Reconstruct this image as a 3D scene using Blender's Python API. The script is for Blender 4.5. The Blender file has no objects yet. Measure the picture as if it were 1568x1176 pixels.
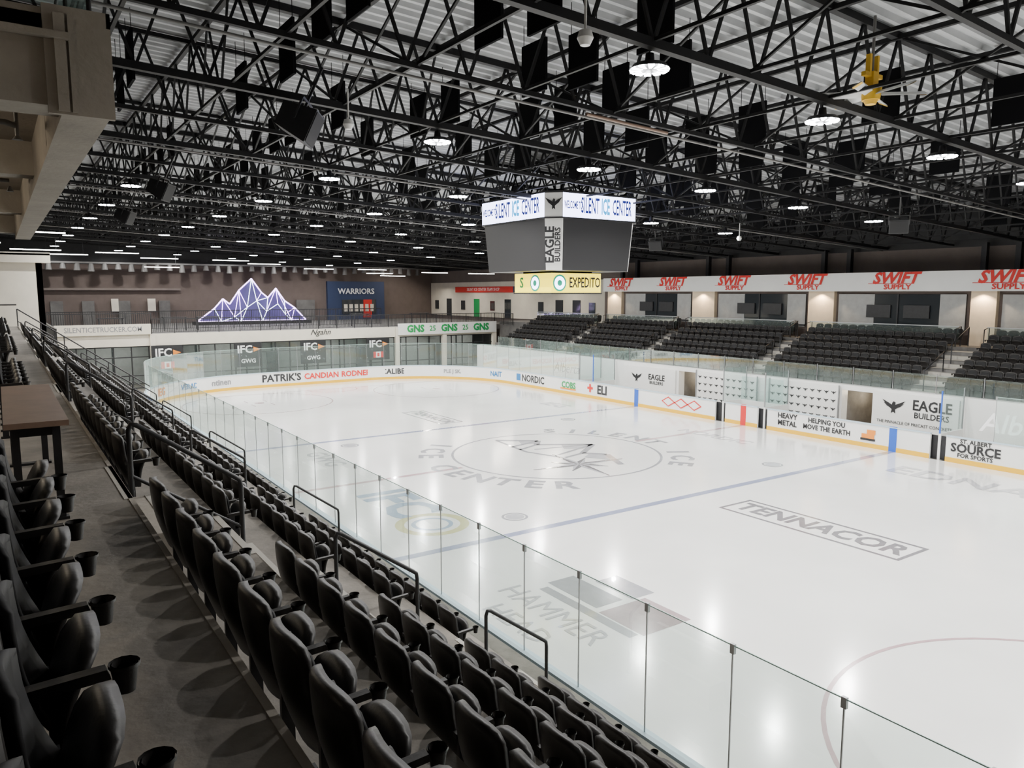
import bpy, math, random
from mathutils import Vector, Matrix, Euler
random.seed(4)
D=bpy.data; C=bpy.context.scene.collection
sin,cos,pi,rad=math.sin,math.cos,math.pi,math.radians

# ---------------------------------------------------------------- materials
def mat(name,col,rough=.5,metal=0.,emit=None,es=0.,noise=0.,nscale=3.,bump=0.,spec=.5,coat=0.,nosamp=False):
    m=D.materials.new(name); m.use_nodes=True
    nt=m.node_tree; b=nt.nodes['Principled BSDF']
    b.inputs['Base Color'].default_value=(*col,1); b.inputs['Roughness'].default_value=rough
    b.inputs['Metallic'].default_value=metal; b.inputs['Specular IOR Level'].default_value=spec
    b.inputs['Coat Weight'].default_value=coat
    if emit: b.inputs['Emission Color'].default_value=(*emit,1); b.inputs['Emission Strength'].default_value=es
    if nosamp:
        try: m.cycles.emission_sampling='NONE'
        except Exception: pass
    if noise or bump:
        tc=nt.nodes.new('ShaderNodeTexCoord'); n=nt.nodes.new('ShaderNodeTexNoise')
        n.inputs['Scale'].default_value=nscale; n.inputs['Detail'].default_value=5; n.inputs['Roughness'].default_value=.6
        nt.links.new(tc.outputs['Object'],n.inputs['Vector'])
        if noise:
            r=nt.nodes.new('ShaderNodeValToRGB')
            r.color_ramp.elements[0].position=.3; r.color_ramp.elements[1].position=.7
            r.color_ramp.elements[0].color=(*[max(0,c*(1-noise)) for c in col],1)
            r.color_ramp.elements[1].color=(*[min(1,c*(1+noise)) for c in col],1)
            nt.links.new(n.outputs['Fac'],r.inputs['Fac']); nt.links.new(r.outputs['Color'],b.inputs['Base Color'])
        if bump:
            n2=nt.nodes.new('ShaderNodeTexNoise'); n2.inputs['Scale'].default_value=nscale*12; n2.inputs['Detail'].default_value=3
            nt.links.new(tc.outputs['Object'],n2.inputs['Vector'])
            bp=nt.nodes.new('ShaderNodeBump'); bp.inputs['Strength'].default_value=bump; bp.inputs['Distance'].default_value=.02
            nt.links.new(n2.outputs['Fac'],bp.inputs['Height']); nt.links.new(bp.outputs['Normal'],b.inputs['Normal'])
    return m
def glassmat(name,tint,face_d,edge_d,gl=.08,dc=(.72,.85,.80)):
    m=D.materials.new(name); m.use_nodes=True; nt=m.node_tree; nt.nodes.clear()
    o=nt.nodes.new('ShaderNodeOutputMaterial'); tr=nt.nodes.new('ShaderNodeBsdfTransparent'); tr.inputs[0].default_value=(*tint,1)
    df=nt.nodes.new('ShaderNodeBsdfDiffuse'); df.inputs[0].default_value=(*dc,1)
    g=nt.nodes.new('ShaderNodeBsdfGlossy'); g.inputs['Roughness'].default_value=.03; g.inputs[0].default_value=(.9,1,.96,1)
    lw=nt.nodes.new('ShaderNodeLayerWeight'); lw.inputs[0].default_value=.35
    mr=nt.nodes.new('ShaderNodeMapRange'); mr.inputs['To Min'].default_value=face_d; mr.inputs['To Max'].default_value=edge_d
    m1=nt.nodes.new('ShaderNodeMixShader'); m2=nt.nodes.new('ShaderNodeMixShader')
    nt.links.new(lw.outputs['Facing'],mr.inputs['Value']); nt.links.new(mr.outputs[0],m1.inputs[0])
    nt.links.new(tr.outputs[0],m1.inputs[1]); nt.links.new(df.outputs[0],m1.inputs[2])
    fr=nt.nodes.new('ShaderNodeMapRange'); fr.inputs['To Min'].default_value=.02; fr.inputs['To Max'].default_value=gl*3
    nt.links.new(lw.outputs['Fresnel'],fr.inputs['Value']); nt.links.new(fr.outputs[0],m2.inputs[0])
    nt.links.new(m1.outputs[0],m2.inputs[1]); nt.links.new(g.outputs[0],m2.inputs[2]); nt.links.new(m2.outputs[0],o.inputs[0])
    return m
ICE=mat('ice',(.86,.86,.84),.16,noise=.05,nscale=.3,spec=.6,coat=.7); ICE.node_tree.nodes['Principled BSDF'].inputs['Coat Roughness'].default_value=.13
WHITE=mat('white_panel',(.78,.78,.76),.35,noise=.03,nscale=1)
YEL=mat('yellow_kick',(.75,.43,.01),.45)
BLUEL=mat('blue_stripe',(.02,.10,.5),.4); REDL=mat('red_stripe',(.6,.02,.02),.4)
def icem(n,c,v=.10): return mat(n,c,.18,noise=v,nscale=3,spec=.6,coat=.6)
ICEBLUE=icem('ice_blue_line',(.27,.30,.43)); ICERED=icem('ice_red_line',(.50,.35,.37))
ICEGR=icem('ice_logo_gray',(.33,.335,.36)); ICEGR2=icem('ice_logo_light',(.46,.465,.49))
ICEDK=icem('ice_logo_dark',(.20,.195,.21)); ICEPINK=icem('ice_logo_pink',(.38,.30,.31)); ICEYEL=icem('ice_logo_yellow',(.60,.57,.28))
ICEBL2=icem('ice_logo_blue',(.30,.40,.54))
CAP=mat('board_cap',(.45,.55,.62),.4)
BOARDOUT=mat('board_outer',(.10,.16,.30),.6); BANDG=mat('band_grey',(.34,.30,.27),.6)
GLASS=glassmat('rink_glass',(.87,.95,.925),.04,.42)
GLASS2=glassmat('rail_glass',(.76,.86,.85),.04,.20)
LGLASS=glassmat('lobby_glass',(.60,.66,.67),.03,.10,.14,(.3,.36,.38))
DGLASS=mat('dark_window_glass',(.03,.035,.04),.06,spec=.8)
GEDGE=mat('glass_edge',(.40,.58,.53),.3)
METAL=mat('galvanised_post',(.35,.36,.37),.4,metal=.8)
BLK=mat('black_painted_steel',(.012,.012,.014),.5,noise=.3,nscale=6)
TRUSS=mat('truss_black',(.007,.007,.008),.6,spec=.3)
BAFFLE=mat('baffle_fabric',(.005,.005,.006),.95,spec=.1)
SEAT=mat('seat_plastic',(.019,.017,.016),.45,noise=.2,nscale=5,bump=.05,spec=.4)
SEAT2=mat('seat_pad',(.013,.013,.014),.65,spec=.3)
CONC=mat('concrete',(.20,.18,.155),.75,noise=.32,nscale=1.6,bump=.25)
CONCL=mat('precast_concrete',(.33,.30,.26),.8,noise=.15,nscale=1.4,bump=.3)
CONCD=mat('concrete_dark',(.13,.125,.12),.7,noise=.3,nscale=1.2,bump=.2)
NOSE=mat('step_nosing',(.40,.38,.34),.7)
DECK=mat('galvanised_deck',(.40,.41,.42),.45,metal=.1,noise=.22,nscale=.7)
WALLB=mat('wall_brown',(.13,.10,.088),.85,noise=.12,nscale=1)
WALLG=mat('wall_grey',(.17,.14,.125),.85,noise=.1,nscale=1)
WALLW=mat('wall_offwhite',(.70,.65,.55),.8,noise=.06,nscale=1)
LOBW=mat('lobby_wall',(.36,.36,.35),.7,noise=.1)
CREAM=mat('pillar_cream',(.76,.62,.45),.7,noise=.05)
NAVY=mat('navy_wall',(.02,.035,.09),.6)
WOOD=mat('counter_laminate',(.23,.155,.115),.35,noise=.15,nscale=6)
LED=mat('led_module',(1,1,1),.5,emit=(.97,.99,1),es=45,nosamp=True)
HOUS=mat('lamp_housing',(.03,.03,.033),.5,metal=.6)
STRIP=mat('linear_light',(1,1,1),.5,emit=(1,.97,.92),es=14)
PIPE=mat('sprinkler_pipe',(.16,.155,.15),.5)
PIPER=mat('pipe_brown',(.22,.14,.10),.5)
SCRW=mat('led_screen_white',(.8,.8,.9),.5,emit=(.62,.66,1),es=8,nosamp=True)
SCRT=mat('led_text_blue',(.02,.03,.2),.5,emit=(.02,.03,.28),es=.6,nosamp=True)
SCRC=mat('led_text_cyan',(.02,.3,.5),.5,emit=(.02,.42,.9),es=1.5,nosamp=True)
SCRY=mat('led_screen_yellow',(.8,.7,.05),.5,emit=(.95,.72,.02),es=2.5,nosamp=True)
SCRG=mat('led_logo_green',(.0,.3,.2),.5,emit=(.0,.30,.16),es=.7,nosamp=True)
SCRB=mat('screen_off',(.035,.035,.038),.35)
BPAN=mat('scoreboard_frame',(.02,.02,.022),.5)
NEON=mat('neon_tube',(1,1,1),.5,emit=(.68,.42,1),es=9,nosamp=True)
NEON3=mat('neon_tube_white',(1,1,1),.5,emit=(.70,.84,1),es=7,nosamp=True)
NEON2=mat('mountain_panel',(.05,.04,.12),.5,emit=(.28,.22,.75),es=.12,nosamp=True)
TXK=mat('sign_black',(.015,.015,.017),.5); TXR=mat('sign_red',(.62,.015,.01),.45); TXW=mat('sign_white',(.85,.85,.85),.5)
TXG=mat('sign_green',(.01,.28,.07),.5); TXO=mat('sign_orange',(.75,.24,.02),.5); TXB=mat('sign_blue',(.02,.16,.40),.5); TXGR=mat('sign_grey',(.22,.22,.23),.5)
FANY=mat('fan_yellow',(.75,.45,.03),.45); FANB=mat('fan_blade',(.62,.63,.63),.4)
FILLENS=mat('fill_lamp_lens',(1,1,1),.5,emit=(1,.85,.65),es=8,nosamp=True)  # glowing lens of the added balcony and walkway fill lamps

# ---------------------------------------------------------------- mesh builder
class MB:
    def __init__(s): s.v=[];s.f=[];s.m=[];s.sm=[]
    def face(s,pts,mi=0,smooth=False):
        b=len(s.v); s.v+= [tuple(p) for p in pts]; s.f.append(tuple(range(b,b+len(pts)))); s.m.append(mi); s.sm.append(smooth)
    def raw(s,vs,fs,mi=0,smooth=False):
        b=len(s.v); s.v+=[tuple(p) for p in vs]
        for f in fs: s.f.append(tuple(b+i for i in f)); s.m.append(mi); s.sm.append(smooth)
    def box(s,x0,x1,y0,y1,z0,z1,mi=0):
        vs=[(x0,y0,z0),(x1,y0,z0),(x1,y1,z0),(x0,y1,z0),(x0,y0,z1),(x1,y0,z1),(x1,y1,z1),(x0,y1,z1)]
        s.raw(vs,[(0,3,2,1),(4,5,6,7),(0,1,5,4),(1,2,6,5),(2,3,7,6),(3,0,4,7)],mi)
    def beam(s,p,q,w,h=None,mi=0):
        h=h or w; p=Vector(p);q=Vector(q); d=(q-p)
        if d.length<1e-6: return
        d.normalize(); up=Vector((0,0,1)) if abs(d.z)<.95 else Vector((1,0,0))
        a=d.cross(up).normalized()*w/2; b=a.cross(d).normalized()*h/2
        vs=[p-a-b,p+a-b,p+a+b,p-a+b,q-a-b,q+a-b,q+a+b,q-a+b]
        s.raw(vs,[(0,3,2,1),(4,5,6,7),(0,1,5,4),(1,2,6,5),(2,3,7,6),(3,0,4,7)],mi)
    def tube(s,pts,r,mi=0,n=8,closed=False):
        pts=[Vector(p) for p in pts]; N=len(pts); rings=[]
        ref=None
        for i,p in enumerate(pts):
            if i==0: d=pts[1]-p
            elif i==N-1: d=p-pts[i-1]
            else: d=(pts[i+1]-p).normalized()+(p-pts[i-1]).normalized()
            d.normalize()
            if ref is None:
                up=Vector((0,0,1)) if abs(d.z)<.9 else Vector((1,0,0)); a=d.cross(up).normalized()
            else:
                a=(ref-d*ref.dot(d)).normalized()
            ref=a; b=d.cross(a)
            rings.append([p+(a*cos(2*pi*k/n)+b*sin(2*pi*k/n))*r for k in range(n)])
        vs=[v for R in rings for v in R]; fs=[]
        for i in range(N-1):
            for k in range(n): fs.append((i*n+k,i*n+(k+1)%n,(i+1)*n+(k+1)%n,(i+1)*n+k))
        s.raw(vs,fs,mi,True); s.face(list(reversed(rings[0])),mi); s.face(rings[-1],mi)
    def frustum(s,c,r0,r1,z0,z1,mi=0,n=16,cap0=True,cap1=True,smooth=True):
        A=[(c[0]+r0*cos(2*pi*k/n),c[1]+r0*sin(2*pi*k/n),z0) for k in range(n)]
        B=[(c[0]+r1*cos(2*pi*k/n),c[1]+r1*sin(2*pi*k/n),z1) for k in range(n)]
        s.raw(A+B,[(k,(k+1)%n,n+(k+1)%n,n+k) for k in range(n)],mi,smooth)
        if cap0: s.face(list(reversed(A)),mi)
        if cap1: s.face(B,mi)
    def mesh(s,name,mats):
        me=D.meshes.new(name); me.from_pydata(s.v,[],s.f)
        for m in mats: me.materials.append(m)
        me.polygons.foreach_set('material_index',s.m); me.polygons.foreach_set('use_smooth',s.sm); me.update(); return me
    def obj(s,name,mats,parent=None,loc=(0,0,0),rot=(0,0,0)):
        o=D.objects.new(name,s.mesh(name,mats)); C.objects.link(o); o.location=loc; o.rotation_euler=rot
        if parent: o.parent=parent
        return o
def empty(name,loc=(0,0,0)):
    o=D.objects.new(name,None); C.objects.link(o); o.location=loc; return o
FX=(pi/2,0,-pi/2); FY=(pi/2,0,0); FL=(0,0,-pi/2)
def text(body,size,loc,rot,m,parent,shear=0,name='lettering',off=.0,sx=1,ext=.003):
    c=D.curves.new(name,'FONT'); c.body=body; c.size=size; c.align_x='CENTER'; c.align_y='CENTER'; c.shear=shear; c.offset=off*size; c.extrude=ext
    c.resolution_u=2
    c.materials.append(m); o=D.objects.new(name,c); C.objects.link(o); o.location=loc; o.rotation_euler=rot; o.scale=(sx,1,1); o.parent=parent; return o

# ---------------------------------------------------------------- rink
X0,X1,Y0,Y1,CR=6.9,32.3,-4.8,56.0,8.5
CX,CY=19.8,25.6
def corner(cx,cy,a0,a1,r,n=14): return [(cx+r*cos(rad(a0+(a1-a0)*i/n)),cy+r*sin(rad(a0+(a1-a0)*i/n))) for i in range(n+1)]
def loop(off=0,ystart=None,yend=None):
    r=CR+off; pts=[]
    if ystart is not None: pts.append((X1+off,ystart))
    pts+=corner(X1-CR,Y1-CR,0,90,r)+corner(X0+CR,Y1-CR,90,180,r)
    pts+=corner(X0+CR,Y0+CR,180,270,r)+corner(X1-CR,Y0+CR,270,360,r)
    if yend is not None: pts.append((X1+off,yend))
    return pts
slab=MB(); slab.box(-8.95,42.95,-8.95,79.95,-.35,-.05); slab.obj('floor',[CONC])
ice=MB(); ice.face([(x,y,0) for x,y in loop(-.02)]); 
iceo=ice.obj('ice_sheet',[ICE])
mk=MB()
def ring(cx,cy,r,w,mi,n=72,z=.004,a0=0,a1=360):
    for i in range(n):
        a=rad(a0+(a1-a0)*i/n); b=rad(a0+(a1-a0)*(i+1)/n)
        mk.face([(cx+r*cos(a),cy+r*sin(a),z),(cx+(r+w)*cos(a),cy+(r+w)*sin(a),z),(cx+(r+w)*cos(b),cy+(r+w)*sin(b),z),(cx+r*cos(b),cy+r*sin(b),z)],mi)
def disc(cx,cy,r,mi,z=.004,n=32): mk.face([(cx+r*cos(2*pi*i/n),cy+r*sin(2*pi*i/n),z) for i in range(n)],mi)
def rect(x0,x1,y0,y1,mi,z=.004): mk.face([(x0,y0,z),(x1,y0,z),(x1,y1,z),(x0,y1,z)],mi)
for y in (17.5,33.7): rect(X0+.02,X1-.02,y-.15,y+.15,0)
rect(X0+.02,CX-4.75,CY-.12,CY+.12,1); rect(CX+4.75,X1-.02,CY-.12,CY+.12,1)
for y in (Y0+3.6,Y1-3.6): rect(X0+1.6,X1-1.6,y-.03,y+.03,1)
ring(CX,CY,4.47,.11,2)
for cx in (13.4,26.2):
    for cy in (3.0,48.2):
        ring(cx,cy,4.5,.08,1); disc(cx,cy,.3,1)
        for sx in(-1,1):
            for sy in (-1,1):
                rect(cx+sx*.6-.03,cx+sx*.6+.03,cy+sy*.9-.45,cy+sy*.9+.45,1)
    for cy in (18.9,32.3): disc(cx-.4,cy,.3,3); ring(cx-.4,cy,.34,.08,2,32)
for y,s in ((Y0+3.6,1),(Y1-3.6,-1)): ring(CX,y,1.8,.05,1,24,a0=0 if s>0 else 180,a1=180 if s>0 else 360)
def tri(pts,mi,z=.006): mk.face([(CX+b,CY-a,z) for a,b in pts],mi)   # a: reader right (-Y), b: reader up (+X)
def stroke(p,q,w,mi,z=.006):
    p=Vector(p);q=Vector(q);d=(q-p).normalized();n=Vector((-d.y,d.x))*w/2
    tri([tuple(p-n),tuple(q-n),tuple(q+n),tuple(p+n)][::1],mi,z)
pk=[(-3.9,-.6),(-2.7,1.0),(-2.0,.4),(-.6,2.6),(.6,1.0),(1.4,1.7),(3.2,.9)]
for a,b in zip(pk,pk[1:]): stroke(a,b,.28,2)
tri([(-.6,2.6),(-1.3,1.3),(-.6,.9),(-.1,1.6)],3,.005); tri([(-2.7,1.0),(-3.2,.2),(-2.5,-.1),(-2.2,.5)],3,.005); tri([(1.4,1.7),(.9,1.1),(1.3,.5),(2.3,1.1)],3,.005)
for a,b in (((-2.7,1.0),(-2.2,-.9)),((-.6,2.6),(-1.2,-.3)),((-.6,2.6),(.3,-.1)),((-2.0,.4),(-1.5,-.9)),((.6,1.0),(.9,-.2)),((-3.9,-.6),(-1.0,-.9)),((-1.0,-.9),(.8,-.3))): stroke(a,b,.16,2)
SC=(2.2,-.5)
for k in range(8):
    a=k*pi/4+.12; L=2.15 if k%2==0 else 1.2
    t=(SC[0]+L*sin(a),SC[1]+L*cos(a)); l=(SC[0]+.42*sin(a-pi/8),SC[1]+.42*cos(a-pi/8)); r=(SC[0]+.42*sin(a+pi/8),SC[1]+.42*cos(a+pi/8))
    tri([SC,l,t],4,.007); tri([SC,t,r],3,.007); stroke(l,t,.06,4,.008)
rect(10.5,11.9,10.6,12.0,5); rect(10.6,11.4,12.2,14.0,2); rect(11.6,12.3,12.1,13.4,2); rect(10.2,10.45,10.7,13.8,2)
ring(10.5,19.7,.85,.28,6,32); ring(10.5,19.7,.5,.14,7,32)
for k in range(2):
    y0,y1,x0,x1=((10.0,16.0,19.1,20.7),(34.9,39.6,19.15,20.6))[k]; mi=4 if k==0 else 2
    rect(x0,x0+.11,y0,y1,mi); rect(x1-.11,x1,y0,y1,mi); rect(x0+.11,x1-.11,y0,y0+.11,mi); rect(x0+.11,x1-.11,y1-.11,y1,mi)
mk.obj('ice_markings',[ICEBLUE,ICERED,ICEGR,ICEGR2,ICEDK,ICEPINK,ICEYEL,ICEBL2],iceo)
text('IFC',2.4,(10.6,22.4,.007),FL,ICEBL2,iceo,off=.03,ext=0)
text('TENNACOR',1.2,(19.9,13.0,.007),FL,ICEDK,iceo,off=.03,sx=.84,ext=0)
text('TENNACOR',1.0,(19.9,37.2,.007),FL,ICEGR,iceo,off=.03,sx=.78,ext=0)
text('HAMMER',.95,(9.6,12.6,.007),FL,ICEGR2,iceo,off=0,sx=.9,ext=0); text('HEAD',.8,(8.7,12.6,.007),FL,ICEGR2,iceo,off=0,ext=0)
text('EDNA',1.9,(29.2,13.3,.007),FL,ICEGR2,iceo,off=.02,ext=0)
text('NORDIC',1.1,(28.6,24.4,.007),FL,ICEGR2,iceo,off=.02,ext=0)
text('IEG',1.5,(28.5,37,.007),FL,ICEGR2,iceo,off=.02,ext=0)
text('GWG',1.2,(11,30.2,.007),FL,ICEGR2,iceo,off=.02,ext=0)
def arctext(s,r,a0,a1,size,m,flip=False):
    n=len(s)
    for i,ch in enumerate(s):
        if ch==' ': continue
        a=rad(a0+(a1-a0)*i/(n-1))
        x=CX+r*sin(a); y=CY-r*cos(a)
        rot=(a-pi/2)-pi/2 if not flip else (a+pi/2)-pi/2
        text(ch,size,(x,y,.007),(0,0,rot),m,iceo,off=.03,ext=0)
arctext('SILENT ICE',5.35,146,34,1.35,ICEGR)
arctext('ICE CENTER',5.5,218,326,1.45,ICEGR,True)

# boards
def sweep(b,pts_in,pts_out,z0,z1,mi):
    n=len(pts_in)
    for i in range(n-1):
        a,c=pts_in[i],pts_in[i+1]; d,e=pts_out[i],pts_out[i+1]
        b.face([(*a,z0),(*c,z0),(*c,z1),(*a,z1)],mi); b.face([(*e,z0),(*d,z0),(*d,z1),(*e,z1)],mi+0)
        b.face([(*a,z1),(*c,z1),(*e,z1),(*d,z1)],mi); b.face([(*c,z0),(*a,z0),(*d,z0),(*e,z0)],mi)
    for i in (0,-1):
        a=pts_in[i]; d=pts_out[i]; b.face([(*a,z0),(*d,z0),(*d,z1),(*a,z1)],mi)
brd=MB()
def chunkpts(off,k):
    if k=='A': return loop(off,27.5,15.25)
    if k=='B': return [(X1+off,15.9),(X1+off,24.1)]
    return [(X1+off,24.7),(X1+off,26.8)]
for k in 'ABC':
    sweep(brd,chunkpts(0,k),chunkpts(.1,k),.0,1.05,0)
    sweep(brd,chunkpts(-.015,k),chunkpts(.0,k),.0,.2,1)
    sweep(brd,chunkpts(-.03,k),chunkpts(.13,k),1.05,1.1,2)
for y,m_ in ((17.5,3),(33.7,3),(CY,4)):
    brd.box(X1-.02,X1+.01,y-.17,y+.17,.0,1.12,m_)
brd.box(X0-.16,X0-.1,-4,47.5,.0,1.04,5); brd.box(X0-.18,X0-.16,-4,47.5,.70,1.0,6); brd.box(X0-.24,X0-.16,-4,47.5,.60,.70,3)
for y0,y1 in ((15.25,15.9),(24.1,24.7),(26.8,27.5)): brd.box(X1+.2,X1+.25,y0-.1,y1+.1,0,1.0,7)
brdo=brd.obj('dasher_boards',[WHITE,YEL,CAP,BLUEL,REDL,BOARDOUT,BANDG,BLK])
for i in range(30): text('COORS',.24,(X0-.185,.8+i*.95,.85),FX,TXK,brdo,off=.03)
def btx(s,y,size,m,z=.62,**k): text(s,size,(X1-.02,y,z),FX,m,brdo,**k)
btx('NORDIC',44.6,.72,TXK,off=.02); btx('COBS',40.4,.6,TXG,off=.03); btx('ELI',36.9,.8,TXK,off=.03); btx('+',38.1,1.0,TXR,off=.04)
btx('HEAVY\nMETAL',22.9,.36,TXK,off=.03,z=.66); btx('HELPING YOU\nMOVE THE EARTH',20.75,.33,TXK,off=.025,z=.66,sx=.92)
btx('ST. ALBERT',14.1,.24,TXK,z=.93,off=.02); btx('SOURCE',14.1,.5,TXK,off=.03,z=.63); btx('FOR SPORTS',14.1,.24,TXK,z=.34,off=.02)
dd=MB()
for i in range(3):
    y=31.0-i*1.0; dd.face([(X1-.02,y+.55,.62),(X1-.02,y,.32),(X1-.02,y-.55,.62),(X1-.02,y,.92)],0); dd.face([(X1-.025,y+.42,.62),(X1-.025,y,.39),(X1-.025,y-.42,.62),(X1-.025,y,.85)],1)
dd.box(X1-.03,X1-.02,39.6,41.3,.32,.42,2)
dd.box(X1-.03,X1-.02,18.35,18.95,.42,.62,2); dd.box(X1-.03,X1-.02,18.3,18.7,.62,.82,2); dd.box(X1-.032,X1-.02,18.3,19.0,.32,.42,3)
dd.box(X1-.03,X1-.02,46.2,46.7,.4,.9,4)
dd.obj('ad_graphics',[TXR,WHITE,TXO,TXK,TXB],brdo)
for s,x,sz,m_ in (("PATRIK'S",17.3,.75,TXK),('CANDIAN',20.4,.6,TXR),('RODNER',23.2,.6,TXR),('ALPINE',26.0,.5,TXGR)):
    text(s,sz,(x,Y1-.02,.62),FY,m_,brdo,off=.03)
def ctx(s,cx,cy,th,size,m_):
    r=CR-.04; a=rad(th); text(s,size,(cx+r*cos(a),cy+r*sin(a),.62),(pi/2,0,a-pi/2),m_,brdo,off=.025)
ctx('Continental',X0+CR,Y1-CR,108,.6,TXGR); ctx('SILVERADO',X0+CR,Y1-CR,126,.5,TXB); ctx('IEG',X0+CR,Y1-CR,146,.7,TXO)
ctx('CALIBER',X1-CR,Y1-CR,72,.6,TXK); ctx('TRIPLE J SKATE',X1-CR,Y1-CR,40,.42,TXGR); ctx('NAIT',X1-CR,Y1-CR,12,.55,TXB)
gl=MB(); po=MB()
GZ0,GZ1=1.1,2.9
def gpath(pts,step=1.41):
    out=[Vector(pts[0])]; acc=0
    for a,b in zip(pts,pts[1:]):
        a=Vector(a);b=Vector(b);L=(b-a).length
        if L<1e-6: continue
        t=step-acc
        while t<=L: out.append(a+(b-a)*t/L); t+=step
        acc=(acc+L)%step
    return out
pa=gpath([(X1+.05,39.4)]+corner(X1-CR,Y1-CR,0,90,CR+.05)+corner(X0+CR,Y1-CR,90,180,CR+.05))
near=[Vector((X0-.05,4.04+1.41*k)) for k in range(-5,31)]
pb=gpath([(X0-.05,4.04-7.05)]+corner(X0+CR,Y0+CR,188,270,CR+.05)+corner(X1-CR,Y0+CR,270,360,CR+.05)+[(X1+.05,14.6)])
def panels(ps):
    for a,b in zip(ps,ps[1:]):
        d=(b-a).normalized()*.012
        a2=a+d;b2=b-d; gl.face([(*a2,GZ0),(*b2,GZ0),(*b2,GZ1),(*a2,GZ1)],0)
        gl.beam((*a2,GZ1),(*b2,GZ1),.014,.014,1)
    for p in ps:
        po.box(p.x-.008,p.x+.008,p.y-.008,p.y+.008,GZ0,GZ1-.1,0); po.box(p.x-.02,p.x+.02,p.y-.03,p.y+.03,GZ1-.10,GZ1+.02,0)
panels(pa); panels(near); panels(pb)
glo=gl.obj('rink_glass',[GLASS,GEDGE]); po.obj('glass_post',[METAL],glo)

# ---------------------------------------------------------------- stadium seat
def seat_mesh():
    b=MB()
    def shell(nu,nv,w,th,cx,lean,z0,h,dish,mi,taper=.02,rt=.05,rb=.03,kt=.14,kb_=.12):
        F=[];Bk=[]
        for j in range(nv+1):
            v=j/nv
            k=min(1,(1-v)/kt); kb=min(1,v/kb_)
            ww=w/2-taper*v*.5-rt*(1-math.sqrt(max(0,1-(1-k)**2)))-rb*(1-math.sqrt(max(0,1-(1-kb)**2)))
            for i in range(nu+1):
                u=-1+2*i/nu
                x=cx+lean*v+dish*u*u-.03*sin(pi*v); zz=z0+h*v-.03*abs(u)**3*max(0,(v-.75)/.25)
                t=th/2*(1-.5*abs(u)**4)
                F.append((x+t,u*ww,zz)); Bk.append((x-t,u*ww,zz))
        n=nu+1; fs=[]; N=len(F)
        for j in range(nv):
            for i in range(nu):
                fs.append((j*n+i,j*n+i+1,(j+1)*n+i+1,(j+1)*n+i)); fs.append((N+j*n+i,N+(j+1)*n+i,N+(j+1)*n+i+1,N+j*n+i+1))
        for i in range(nu):
            fs.append((i,N+i,N+i+1,i+1)); t=nv*n+i; fs.append((t,t+1,N+t+1,N+t))
        for j in range(nv):
            fs.append((j*n,(j+1)*n,N+(j+1)*n,N+j*n)); t=j*n+nu; fs.append((t,N+t,N+t+n,t+n))
        b.raw(F+Bk,fs,mi,True)
    shell(8,12,.485,.05,.06,-.11,.34,.54,.045,0)
    shell(6,8,.40,.03,.095,-.095,.42,.40,.035,1)
    shell(6,7,.43,.055,.13,.09,.33,.34,.0,0,.02,.05,.03,.3)
    sy=-.26
    b.box(.02,.08,sy-.015,sy+.015,0,.60,2); b.box(.0,.18,sy-.025,sy+.025,0,.025,2)
    b.box(.05,.12,sy-.014,sy+.014,.36,.44,2)
    b.raw([(.0,sy-.02,.59),(.25,sy-.02,.60),(.25,sy+.02,.60),(.0,sy+.02,.59),(.0,sy-.02,.62),(.24,sy-.02,.63),(.24,sy+.02,.63),(.0,sy+.02,.62)],
          [(0,3,2,1),(4,5,6,7),(0,1,5,4),(1,2,6,5),(2,3,7,6),(3,0,4,7)],0)
    b.frustum((.285,sy),.026,.037,.55,.63,0,12,True,False); b.frustum((.285,sy),.032,.022,.63,.56,0,12,False,True)
    b.frustum((.285,sy),.041,.041,.622,.632,0,12,False,False)
    return b.mesh('seat',[SEAT,SEAT2,BLK])
SM=seat_mesh()
def seats(parent,x,y0,y1,z,face=0,pitch=.52):
    n=int((y1-y0)/pitch+.01)
    for i in range(n):
        o=D.objects.new('seat',SM); C.objects.link(o); o.parent=parent
        o.location=(x,y0+pitch*(i+.5),z); o.rotation_euler=(0,0,face)

# near stand -----------------------------------------------------------
RX=lambda k:.80+.95*k
RZ=lambda k:4.70-.70*k
st=MB()
st.box(-3.2,.80,-6,44,0,5.35,0)
for k in range(6):
    x0=RX(k); x1=RX(k+1) if k<5 else X0-.3
    st.box(x0,x1,-6,44,0,RZ(k),0)
aisles=[(6.6,7.95),(14.4,15.75),(22.2,23.55),(30.0,31.35),(37.8,39.15)]
for a,c in aisles:
    for k in range(6):
        zt=(5.35 if k==0 else RZ(k-1)); x=RX(k)
        st.box(x,x+.32,a,c,RZ(k),(RZ(k)+zt)/2,1)
        st.box(x+.27,x+.325,a,c,(RZ(k)+zt)/2,(RZ(k)+zt)/2+.006,2)
        st.box(x-.06,x+.003,a,c,zt,zt+.006,2)
st.box(.77,.806,-6,44,5.25,5.356,1)
st.obj('grandstand_concrete',[CONC,CONCL,NOSE])
nb=empty('spectator_seating')
secs=[(-2.9,6.5),(8.25,14.3),(16.0,22.1),(23.8,29.9),(31.6,37.7),(39.4,43.8)]
for k in range(5):
    for a,c in secs: seats(nb,RX(k)+.15,a,c,RZ(k))
seats(nb,-.06,1.2,5.7,5.35)
for a,c in ((10.2,14.3),(16,22),(23.8,29.8),(31.6,37.7)): seats(nb,-.06,a,c,5.35)
hr=MB()
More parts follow.
